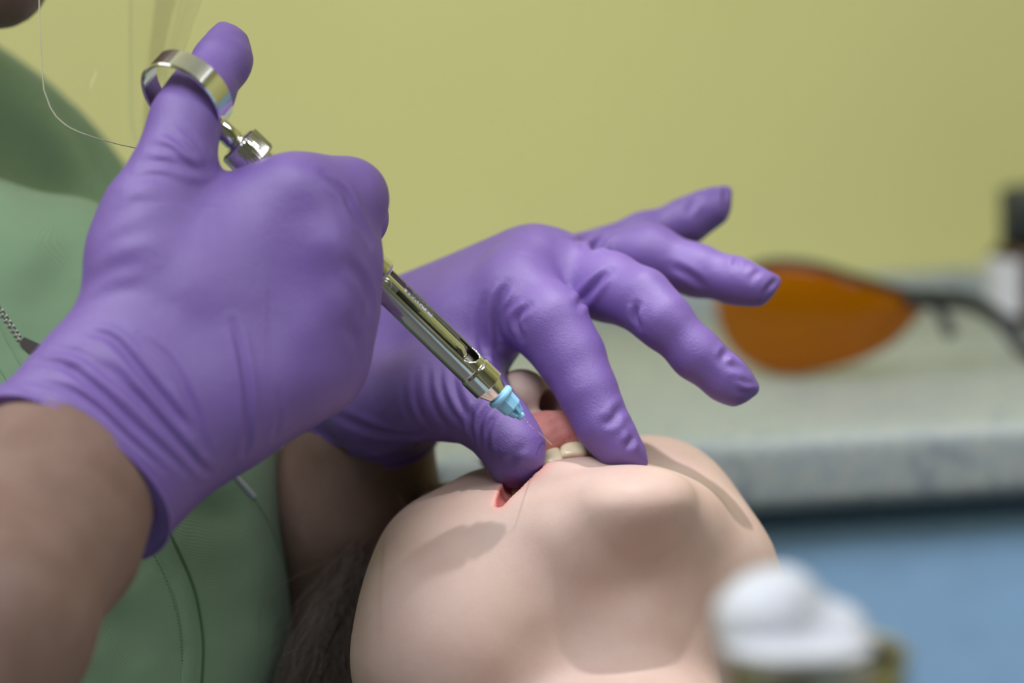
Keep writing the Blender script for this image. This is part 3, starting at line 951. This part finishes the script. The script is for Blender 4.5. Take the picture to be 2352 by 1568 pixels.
# zip at the left edge, with its pull
zp = on_surface(TB, [(-40, 660), (0, 712), (28, 752), (50, 785)], 40)
zip_ = None
if len(zp) > 4:
    zv, zf = tube(zp + np.array([0, 0, -.2]), .9, 6)
    zip_ = mesh_obj('zipper', zv, zf, M['dark_green'], True, parent=tunic)
    bm = bmesh.new(); tdir = nrm(zp[-1] - zp[0]); sd = nrm(np.cross(tdir, [0, 0, -1]))
    Rm = Matrix((tuple(tdir), tuple(sd), tuple(np.cross(tdir, sd)))).transposed()
    for i in range(0, len(zp), 2):
        off = .45 if (i // 2) % 2 else -.45
        add_box(bm, zp[i] + sd * off + np.array([0, 0, -.9]), (.9, 1.5, .9), Rm, .15)
    bm_obj('zipper_teeth', bm, M['gunmetal'], parent=tunic)
    c = X(74, 798, 0); h = hit(TB, 70, 795); c[2] = (h[2] if h is not None else zp[-1][2]) - 1.6
    b0 = X(50, 780, c[2]); b1 = X(102, 822, c[2] + 1.0); dr = nrm(b1 - b0); sd = nrm(np.cross(dr, [0, 0, -1]))
    out = [(-1, .28), (.2, .62), (.9, .52), (1, .3), (1, -.3), (.9, -.52), (.2, -.62), (-1, -.28)]
    L = np.linalg.norm(b1 - b0) / 2; mid = (b0 + b1) / 2; V = []; F = []
    inn = [(.15, .3), (.25, .34), (.62, .32), (.7, .25), (.7, -.25), (.62, -.32), (.25, -.34), (.15, -.3)]
    for zz in (-.6, .6):
        for o in out: V.append(mid + dr * o[0] * L + sd * o[1] * 4.6 + np.array([0, 0, zz]))
        for o in inn: V.append(mid + dr * o[0] * L + sd * o[1] * 4.6 + np.array([0, 0, zz]))
    for k in range(8):
        j = (k + 1) % 8
        F += [(k, j, 8 + j, 8 + k), (16 + k, 24 + k, 24 + j, 16 + j), (k, 16 + k, 16 + j, j), (8 + k, 8 + j, 24 + j, 24 + k)]
    mesh_obj('zipper_pull', V, F, M['gunmetal'], False, parent=tunic)
    ribbon('zipper_tape', [(-40, 672), (0, 725), (40, 800), (70, 850)], 5.0, .4, M['fabric'])

# ------------------------------------------------------------------ the syringe
ringc = X(434, 222, -58); tipc = X(1197, 956, -33)
AX = nrm(tipc - X(505, 290, -60))
base = X(1197, 956, -33)
LEN = np.linalg.norm(base - X(505, 290, -60))
def SX(t): return base + AX * (t - LEN)             # t mm from the thumb ring's rim to the hub's tip
mm = lambda px: px * PS(-40)
syr = empty('dental_syringe', to_world(base)[0], 'chrome dental cartridge syringe with thumb ring held in the fist', 'syringe')
nr = np.array([0.40, 0.72, 0.56]); nr = nrm(nr - AX * (nr @ AX)); br = np.cross(AX, nr)
# thumb ring: a flat band
RO, RI, HB_ = 15.6, 14.2, 4.1
ringc = SX(0) - AX * (RO - .5)
prof = [(RO - .5, -HB_), (RO, -HB_ + .5), (RO, HB_ - .5), (RO - .5, HB_), (RI + .4, HB_), (RI, HB_ - .4), (RI, -HB_ + .4), (RI + .4, -HB_)]
V = []; F = []; n = 96
for i in range(n):
    a = 2 * math.pi * i / n; e = AX * math.cos(a) + br * math.sin(a)
    for (q, z) in prof: V.append(ringc + e * q + nr * z)
for i in range(n):
    for k in range(8):
        F.append((i * 8 + k, i * 8 + (k + 1) % 8, ((i + 1) % n) * 8 + (k + 1) % 8, ((i + 1) % n) * 8 + k))
mesh_obj('thumb_ring', V, F, M['chrome'], False, parent=syr)
def lathe_part(name, prof, material, seg=64, ridges=None, smooth=True, parent=syr):
    v, f = lathe(prof, SX(0), AX, seg, ridges)
    o = mesh_obj(name, v, f, material, smooth, parent=parent)
    m = o.modifiers.new('es', 'EDGE_SPLIT'); m.split_angle = math.radians(35)
    return o
lathe_part('ring_stem', [(-1.2, 3.2), (.5, 3.6), (6.5, 3.7), (7.2, 3.3), (7.4, 4.2), (8.6, 4.2), (9, 3.5), (12, 3.4)], M['chrome'])
lathe_part('knurled_nut', [(7.6, 5.2), (8.0, 6.6), (8.6, 7.3), (9.2, 7.6), (16.2, 7.6), (17.2, 7.2), (17.6, 6.4), (20.5, 6.3), (21.2, 5.6), (21.3, 3.6)], M['chrome'], 160, (40, .8, 9.0, 16.4))
lathe_part('plunger_rod', [(12, 3.3), (60, 3.3), (60.3, 2.6)], M['chrome'], 32)
lathe_part('finger_grip', [(39.5, 5.5), (40.5, 10.5), (42.5, 11), (44, 10), (45.5, 7.2), (57.5, 7.0), (59.5, 8.0), (60.7, 8.2), (61.9, 7.0), (63.1, 8.2), (64.3, 7.0), (65.5, 8.4), (66.5, 8.4), (67.1, 7.2), (72, 7.3), (73.1, 7.2), (73.9, 6.4), (74.1, 5.4)], M['chrome'])
# barrel with an open window showing the cartridge
R_B = mm(34); t0, t1 = 71.5, LEN - 15.5
slot_dir = nrm(np.cross(nr, AX) * 0 + nrm(np.array([.69, .71, 0]) - AX * (np.array([.69, .71, 0]) @ AX)) * .80 + nrm(np.array([0, 0, -1.]) - AX * (-AX[2])) * .60)
slot_dir = nrm(slot_dir - AX * (slot_dir @ AX)); slot_w = np.cross(AX, slot_dir)
def barrel():
    NA, NT = 120, 220; V = []; F = []
    ts = np.linspace(t0, t1, NT)
    for t in ts:
        rr = R_B + (.55 if t > t1 - 7.2 else 0.0)
        if t > t1 - 7.2 and t < t1 - 6.7: rr = R_B + .3
        for k in range(NA):
            a = 2 * math.pi * k / NA
            V.append(SX(t) + (slot_dir * math.cos(a) + slot_w * math.sin(a)) * rr)
    half = math.radians(47); slots = ((t0 + 1, t1 - 9.2, 0), )
    for i in range(NT - 1):
        t = (ts[i] + ts[i + 1]) / 2
        for k in range(NA):
            a = 2 * math.pi * (k + .5) / NA
            cut = False
            a_ = (a + math.pi) % (2 * math.pi) - math.pi
            y = a_ * R_B; hw = half * R_B
            s_end = t1 - 9.5 - hw
            if abs(y) < hw and (t < s_end or (t - s_end) ** 2 + y ** 2 < hw ** 2) and t > t0 + 3: cut = True
            # matching window at the back
            a2 = (a) % (2 * math.pi) - math.pi; y2 = a2 * R_B
            if abs(y2) < hw * .7 and t < s_end - 3 and t > t0 + 6: cut = True
            if not cut:
                F.append((i * NA + k, i * NA + (k + 1) % NA, (i + 1) * NA + (k + 1) % NA, (i + 1) * NA + k))
    return V, F
bv, bf = barrel()
bo = mesh_obj('barrel', bv, bf, M['chrome'], True, parent=syr)
md = bo.modifiers.new('thickness', 'SOLIDIFY'); md.thickness = .00055; md.offset = -1
lathe_part('nose_cone', [(t1 - .1, R_B + .5), (t1 + .3, R_B + .45), (t1 + 5.4, mm(22)), (t1 + 5.6, mm(17)), (t1 + 9, mm(15))], M['chrome'])
# little round window rim beside the grip
pc = SX(75.5) + nrm(np.array([0, 0, -1.]) - AX * (-AX[2])) * (R_B - .1) - slot_w * 0
pdir = nrm(pc - SX(75.5)); pu = AX; pw = np.cross(pdir, pu)
V = []; F = []; n = 32
for i in range(n):
    a = 2 * math.pi * i / n; e = pu * math.cos(a) + pw * math.sin(a)
    for q in range(8):
        b = 2 * math.pi * q / 8; V.append(pc + e * (2.2 + .38 * math.cos(b)) + pdir * .3 * math.sin(b))
for i in range(n):
    for q in range(8): F.append((i * 8 + q, i * 8 + (q + 1) % 8, ((i + 1) % n) * 8 + (q + 1) % 8, ((i + 1) % n) * 8 + q))
mesh_obj('port_rim', V, F, M['chrome'], True, parent=syr)
bm = bmesh.new(); bmesh.ops.create_uvsphere(bm, u_segments=20, v_segments=10, radius=1)
for v in bm.verts:
    x, y, z = v.co; v.co = pc + pu * x * 1.8 + pw * y * 1.8 + pdir * (z * .5 - .1)
bm_obj('port_screw', bm, M['gunmetal'], True, parent=syr)
# cartridge
cart = lathe_part('cartridge', [(t0 + 2, 3.9), (t1 - 16, 3.9), (t1 - 13.5, 3.3), (t1 - 12.6, 2.6), (t1 - 10, 2.6)], M['glass'], 40)
lathe_part('rubber_stopper', [(t0 + 3, 3.5), (t0 + 9, 3.5)], M['rubber'], 32, parent=cart)
lathe_part('cartridge_cap', [(t1 - 12.6, 2.9), (t1 - 10.4, 2.9), (t1 - 10, 2.4)], M['gunmetal'], 32, parent=cart)
# white printed paper label round the cartridge, with its small dark print
lab = []; lf = []; nA = 18; L0, L1 = 82.0, 95.0; sg = 1 if slot_w[1] > 0 else -1
for i in range(31):
    t = L0 + (L1 - L0) * i / 30
    for k in range(nA):
        a = sg * math.radians(-2 + 52 * k / (nA - 1)); lab.append(SX(t) + (slot_dir * math.cos(a) + slot_w * math.sin(a)) * 4.0)
for i in range(30):
    for k in range(nA - 1): lf.append((i * nA + k, i * nA + k + 1, i * nA + nA + k + 1, i * nA + nA + k))
lo_ = mesh_obj('paper_label', lab, lf, M['paper'], True, parent=cart)
pv = []; pf = []
for row, a0 in enumerate((3, 14, 25, 36)):
    t = L0 + 1
    while t < L1 - 1:
        w = random.uniform(.5, 1.5)
        if random.random() < .75:
            i0 = len(pv)
            for tt in (t, t + w):
                for aa in (a0, a0 + 7):
                    a = sg * math.radians(aa); pv.append(SX(tt) + (slot_dir * math.cos(a) + slot_w * math.sin(a)) * 4.06)
            pf.append((i0, i0 + 1, i0 + 3, i0 + 2))
        t += w + .5
mesh_obj('label_print', pv, pf, M['black'], False, parent=cart)
# pale blue needle hub: collar, faceted body, ribbed nozzle
hub = None
h0 = t1 + 4.6
hv, hf = lathe([(h0, mm(24)), (h0 + .1, mm(31)), (h0 + .6, mm(33)), (h0 + 1.5, mm(33)), (h0 + 2.0, mm(31)), (h0 + 2.1, mm(26))], SX(0), AX, 48)
hub = mesh_obj('needle_hub', hv, hf, M['blue_plastic'], True, parent=syr)
v, f = lathe([(h0 + 1.9, mm(27.5)), (h0 + 6.4, mm(25)), (h0 + 6.9, mm(23)), (h0 + 7.2, mm(15))], SX(0), AX, 8)
mesh_obj('hub_body', v, f, M['blue_plastic'], False, parent=hub)
v, f = lathe([(h0 + 6.8, mm(14)), (LEN - .9, mm(9.5)), (LEN - .8, mm(11)), (LEN + .6, mm(9)), (LEN + .8, mm(5))], SX(0), AX, 24)
mesh_obj('nozzle', v, f, M['blue_plastic'], True, parent=hub)
for k in range(6):
    a = math.pi / 3 * k + .3; e = nr * math.cos(a) + br * math.sin(a); g = np.cross(AX, e); V = []
    for (t, r0, r1) in ((h0 + 6.6, mm(10), mm(22)), (LEN - 1.2, mm(7), mm(14.5))):
        for q in (r0, r1):
            for w in (-.5, .5): V.append(SX(t) + e * q + g * w)
    mesh_obj('rib', V, [(0, 1, 3, 2), (4, 6, 7, 5), (0, 4, 5, 1), (2, 3, 7, 6), (0, 2, 6, 4), (1, 5, 7, 3)], M['blue_plastic'], False, parent=hub)
e0 = SX(LEN); e1 = X(1270, 1023, 0.5); 
npth = smooth_path([e0, e0 + AX * 5, X(1238, 993, (e0[2] * .45 + e1[2] * .55)), e1], 24)
v, f = tube(npth, .17, 8)
mesh_obj('needle', v, f, M['chrome'], True, parent=syr)

# ------------------------------------------------------------------ the face shield: a clear sheet bent round in front of the doctor's face
def visor():
    NS, NT = 90, 40; V = []; F = []
    def col(s):
        if s <= 1:
            x0 = 90 + (465 - 90) * math.sin(s * math.pi / 2); sl = -.375 * s ** 1.5; d = -48 + 118 * (1 - math.cos(s * math.pi / 2)) * .55
            yb = np.interp(s, [0, .02, .05, .1, .16, .25, .4, .7, 1], [205, 245, 272, 292, 305, 318, 333, 352, 362])
            x0 += np.interp(s, [0, .3], [0, 0])
        else:
            q = s - 1
            x0 = 300 + 165 * math.cos(q * math.pi / 2); sl = -.375 * (1 - q) ** 1.2; d = 17 + 68 * math.sin(q * math.pi / 2)
            yb = np.interp(q, [0, .5, .8, .92, .97, 1], [362, 360, 352, 335, 310, 262])
        return x0, sl, d, yb
    for i in range(NS + 1):
        s = 2 * i / NS; x0, sl, d, yb = col(s)
        for j in range(NT + 1):
            y = -420 + (yb + 420) * j / NT
            x = x0 + sl * max(y, -420) + 0
            if s < .3: x += 14 * (max(y, 0) / 250.) ** 1.5 * (1 - s / .3)
            V.append(X(x, y, d))
    for i in range(NS):
        for j in range(NT):
            a = i * (NT + 1) + j; F.append((a, a + 1, a + NT + 2, a + NT + 1))
    near = [V[j] for j in range(NT + 1)]; bot = [V[i * (NT + 1) + NT] for i in range(NS + 1)]; far = [V[NS * (NT + 1) + j] for j in range(NT, -1, -1)]
    top = [V[i * (NT + 1)] for i in range(NS + 1)]
    return V, F, near + bot[1:] + far[1:], top
VV, VF, rimp, topp = visor()
shield = empty('face_shield', to_world(np.mean(topp, axis=0))[0], 'clear plastic face shield hanging in front of the doctor\'s chin', 'face shield')
mesh_obj('visor', VV, VF, M['shield'], True, parent=shield)
v, f = tube(np.array(rimp), .2, 6)
mesh_obj('visor_edge', v, f, M['shield_edge'], True, parent=shield)
v, f = tube(np.array(topp), 3.0, 8)
mesh_obj('brow_band', v, f, M['paper'], True, parent=shield)

# ------------------------------------------------------------------ orange safety glasses on the counter
def on_counter(px, py):
    d = ray_world(px, py); t = (z_top - CAM[2]) / d[2]; return CAM + d * t
gl_base = on_counter(1860, 872)
gd = (gl_base - CAM) @ FWD * 1000 - DIST
gl = empty('safety_glasses', gl_base, 'orange tinted safety glasses with black frame lying on the counter', 'glasses')
outl = [(1640, 690), (1690, 632), (1760, 606), (1860, 612), (1960, 640), (2060, 668), (2130, 690), (2108, 730), (2060, 782), (1990, 822), (1900, 850), (1820, 864), (1750, 852), (1690, 815), (1655, 760)]
loop = smooth_path([(*p, 0) for p in outl + outl[:1]], 64)[:-1, :2]
cx, cy = 1880, 740; V = []; F = []; rings = 9
def lens_d(px, py):
    a = (px - 1640) / 490.; return gd - 6 + 26 * (1.0 - math.sin(max(0, min(1, a)) * math.pi * .62)) + 22 * max(0, a - .5) ** 2 * 4 - (py - 860) * -.05
for r_i in range(rings + 1):
    q = r_i / rings
    for p in loop:
        x = cx + (p[0] - cx) * q; y = cy + (p[1] - cy) * q
        bulge = 7 * (1 - q * q)
        V.append(X(x, y, lens_d(x, y) - bulge))
n = len(loop)
for i in range(rings):
    for k in range(n): F.append((i * n + k, i * n + (k + 1) % n, (i + 1) * n + (k + 1) % n, (i + 1) * n + k))
lo2 = mesh_obj('lens', V, F, M['orange'], True, parent=gl)
md = lo2.modifiers.new('thickness', 'SOLIDIFY'); md.thickness = .002
fp = [X(x, y, lens_d(x, y) - 1) for x, y in ((1700, 626), (1770, 602), (1860, 606), (1960, 634), (2060, 663), (2125, 683))]
v, f = tube(smooth_path(fp, 40), 2.0, 10); mesh_obj('brow_bar', v, f, M['black'], True, parent=gl)
tp = [X(2085, 684, lens_d(2085, 690) - 3), X(2150, 686, lens_d(2130, 690) + 2), X(2230, 695, gd + 25), X(2300, 735, gd + 30), X(2352, 800, gd + 20), X(2440, 850, gd + 12)]
v, f = tube(smooth_path(tp, 40), np.linspace(5.4, 4.2, 40), 10); mesh_obj('temple_arm', v, f, M['black'], True, parent=gl)
tp = [X(2140, 692, gd + 14), X(2165, 725, gd + 10), X(2185, 770, gd + 6)]
v, f = tube(smooth_path(tp, 16), np.linspace(2.6, 3.4, 16), 10); mesh_obj('nose_pad', v, f, M['black'], True, parent=gl)

# ------------------------------------------------------------------ brown bottle behind the glasses, at the right edge
bb = on_counter(2420, 735)
bd = (bb - CAM) @ FWD * 1000 - DIST; sc = PS(bd)
bot = empty('brown_bottle', bb, 'dark brown glass bottle with a pale label and black cap', 'bottle')
up_c = UPC
bc = X(2420, 735, bd)
R_ = 145 * sc
v, f = lathe([(0, R_ - 3), (2, R_ - .5), (4, R_), (38, R_), (42, R_ - 1.5), (46, R_ - 7)], bc, up_c, 40)
mesh_obj('glass_body', v, f, M['brown_glass'], True, parent=bot)
v, f = lathe([(46, 100 * sc + 1), (47, 118 * sc), (76, 118 * sc), (77.5, 112 * sc)], bc, up_c, 40)
mesh_obj('cap', v, f, M['black'], True, parent=bot)
V = []; F = []
for i in range(13):
    a = math.radians(150 + 80 * i / 12)
    for t in (6, 38): V.append(bc + up_c * t + (np.array([math.cos(a), 0, 0]) + np.array([0, math.sin(PITCH), math.cos(PITCH)]) * math.sin(a)) * (R_ + .3))
for i in range(12): F.append((2 * i, 2 * i + 2, 2 * i + 3, 2 * i + 1))
mesh_obj('bottle_label', V, F, M['paper'], True, parent=bot)

# ------------------------------------------------------------------ steel cup with a cotton swab in the foreground
cd = -330; sc = PS(cd)
cc = X(1880, 1500, cd)
cup = empty('steel_cup', to_world(cc - up_c * 60)[0], 'small steel cup on a tray in the blurred foreground', 'cup')
RC = 205 * sc
v, f = lathe([(-60, RC - 3), (-59, RC - 1), (-4, RC), (-1, RC + .4), (0, RC + .6), (.8, RC), (.4, RC - 1), (-3, RC - 1.4), (-20, RC - 2)], cc, up_c, 56)
mesh_obj('cup_wall', v, f[:-1], M['steel'], True, parent=cup)
S = Solid(1.0)
S.ell(X(1760, 1420, cd), (118 * sc, 100 * sc, 16), None, 5)
S.ell(X(1800, 1370, cd + 2), (70 * sc, 60 * sc, 12), None, 6)
S.ell(X(1880, 1455, cd + 3), (95 * sc, 75 * sc, 14), None, 6)
S.ell(X(1940, 1470, cd), (50 * sc, 60 * sc, 10), None, 6)
S.ell(X(1830, 1490, cd - 4), (170 * sc, 28 * sc, 24), None, 3)
S.ell(X(1830, 1540, cd - 1), (140 * sc, 60 * sc, 18), None, 3)
cv, cf = S.build(); cv = relax(cv, cf, 1)
cv = cv + normals(cv, cf) * (rng.randn(len(cv), 1) * .25)
mesh_obj('cotton_ball', cv, cf, M['cotton'], True, label='white cotton wad heaped in the steel cup', cat='cotton')

# ------------------------------------------------------------------ patient's hair and lashes
def hair_strands(name, roots, tips, n, rad, spread, parent, material, bend=6):
    parts = []
    for i in range(n):
        t = random.random()
        a = np.array(smooth_path(roots, 20)[int(t * 19)]) ; b = np.array(smooth_path(tips, 20)[int(min(max(t + random.gauss(0, .06), 0), 1) * 19)])
        a = a + rng.randn(3) * spread; b = b + rng.randn(3) * spread
        m = (a + b) / 2 + rng.randn(3) * bend
        parts.append(tube(smooth_path([a, m, b], 9), np.linspace(rad, rad * .5, 9), 4, False))
    v, f = join(*parts)
    return mesh_obj(name, v, f, material, True, parent=parent)
hair = hair_strands('hair', [X(830, 1280, 55), X(800, 1400, 55), X(810, 1500, 40)], [X(640, 1640, 40), X(720, 1700, 30), X(800, 1720, 25)], 1300, .11, 4.5, patient, M['hair'])
hair['label'] = 'ash blond hair falling beside the cheek'; hair['kind'] = 'stuff'
parts = []
for i in range(170):
    t = random.random(); q = smooth_path([(915, 1160), (960, 1125), (1010, 1098), (1060, 1076), (1110, 1050)], 40)[int(t * 39)]
    h = hit(HB, q[0] + 6, q[1] + 12)
    if h is None: continue
    a = h + rng.randn(3) * .8
    b = a + np.array([random.gauss(-1.5, 1.2), random.uniform(1.5, 4.5), random.uniform(1, 4)])
    parts.append(tube(smooth_path([a, (a + b) / 2 + rng.randn(3) * .3, b], 5), np.linspace(.07, .03, 5), 3, False))
if parts:
    v, f = join(*parts); o = mesh_obj('eyebrow', v, f, M['lash'], True, parent=patient); o['kind'] = 'stuff'
# strand across the tunic
v, f = tube(smooth_path([X(760, 1330, 40), X(790, 1370, 38), X(815, 1420, 35)], 20), .1, 5); mesh_obj('loose_strand', v, f, M['hair'], True, parent=patient)
v, f = tube(smooth_path([X(650, 1505, -10), X(690, 1488, 0), X(740, 1480, 20)], 20), .1, 5); mesh_obj('loose_strand', v, f, M['hair'], True, parent=patient)

# ------------------------------------------------------------------ what carries these things, just outside the picture
def soft_box(name, c, size, bev, material, parent=None, **kw):
    bm = bmesh.new(); add_box(bm, c, size, None, bev); return bm_obj(name, bm, material, True, cam_space=False, parent=parent, **kw)
M['vinyl'] = simple('pale_blue_vinyl', (0.30, 0.42, 0.52), .45)
hc = to_world(FC(22, 84, -205))[0]
chair = empty('dental_chair', (hc[0], hc[1] - .55, floor_z), 'pale blue reclined dental chair under the patient', 'chair')
soft_box('headrest', hc, (.24, .20, .055), .025, M['vinyl'], chair)
nb = to_world(FC(10, -150, -265))[0]
soft_box('backrest', (nb[0], nb[1] - .30, nb[2] - .02), (.50, .72, .07), .03, M['vinyl'], chair)
soft_box('seat', (nb[0], nb[1] - .95, nb[2] - .16), (.52, .56, .09), .03, M['vinyl'], chair)
soft_box('pedestal', (nb[0], nb[1] - .75, (floor_z + nb[2] - .2) / 2), (.26, .34, nb[2] - .2 - floor_z), .03, M['paper'], chair)
tb = to_world(cc - up_c * 61.5)[0]
tray = empty('instrument_tray', (tb[0], tb[1], floor_z), 'steel bracket tray on a post beside the patient', 'tray')
px_ = nb[0] + .44
soft_box('tray_top', ((tb[0] - .09 + px_ - .02) / 2, tb[1] - .02, tb[2] - .006), (px_ - .02 - tb[0] + .09, .20, .011), .004, M['steel'], tray)
soft_box('tray_post', (px_, tb[1] - .02, (floor_z + tb[2]) / 2), (.04, .04, tb[2] - floor_z), .01, M['paper'], tray)
lp = np.array(dlo.location); lt = CW(62, -55, -15); la = nrm(lt - lp)
lamp = empty('dental_lamp', tuple(lp), 'dental operating lamp hanging over the patient', 'lamp')
def wl(profile, base, axis, seg=40):
    axis = nrm(axis); u = nrm(np.cross(axis, [0, 1, 0.2])); w = np.cross(axis, u); V = []; F = []
    for t, r_ in profile:
        for k in range(seg):
            a = 2 * math.pi * k / seg; V.append(np.array(base) + axis * t + (u * math.cos(a) + w * math.sin(a)) * r_)
    for i in range(len(profile) - 1):
        for k in range(seg): F.append((i * seg + k, i * seg + (k + 1) % seg, (i + 1) * seg + (k + 1) % seg, (i + 1) * seg + k))
    return V, F
v, f = wl([(-.075, .01), (-.072, .05), (-.05, .085), (-.01, .10), (.0, .10), (.0, .095), (-.03, .08), (-.04, .02)], lp, la)
mesh_obj('lamp_head', v, f, M['white_wall'], True, cam_space=False, parent=lamp)
v, f = tube([lp - la * .07, lp - la * .07 + np.array([.05, -.02, .12]), np.array([lp[0] + .35, lp[1] - .2, 2.2]), np.array([lp[0] + .35, lp[1] - .2, 2.7])], .018, 12)
mesh_obj('lamp_arm', v, f, M['white_wall'], True, cam_space=False, parent=lamp)
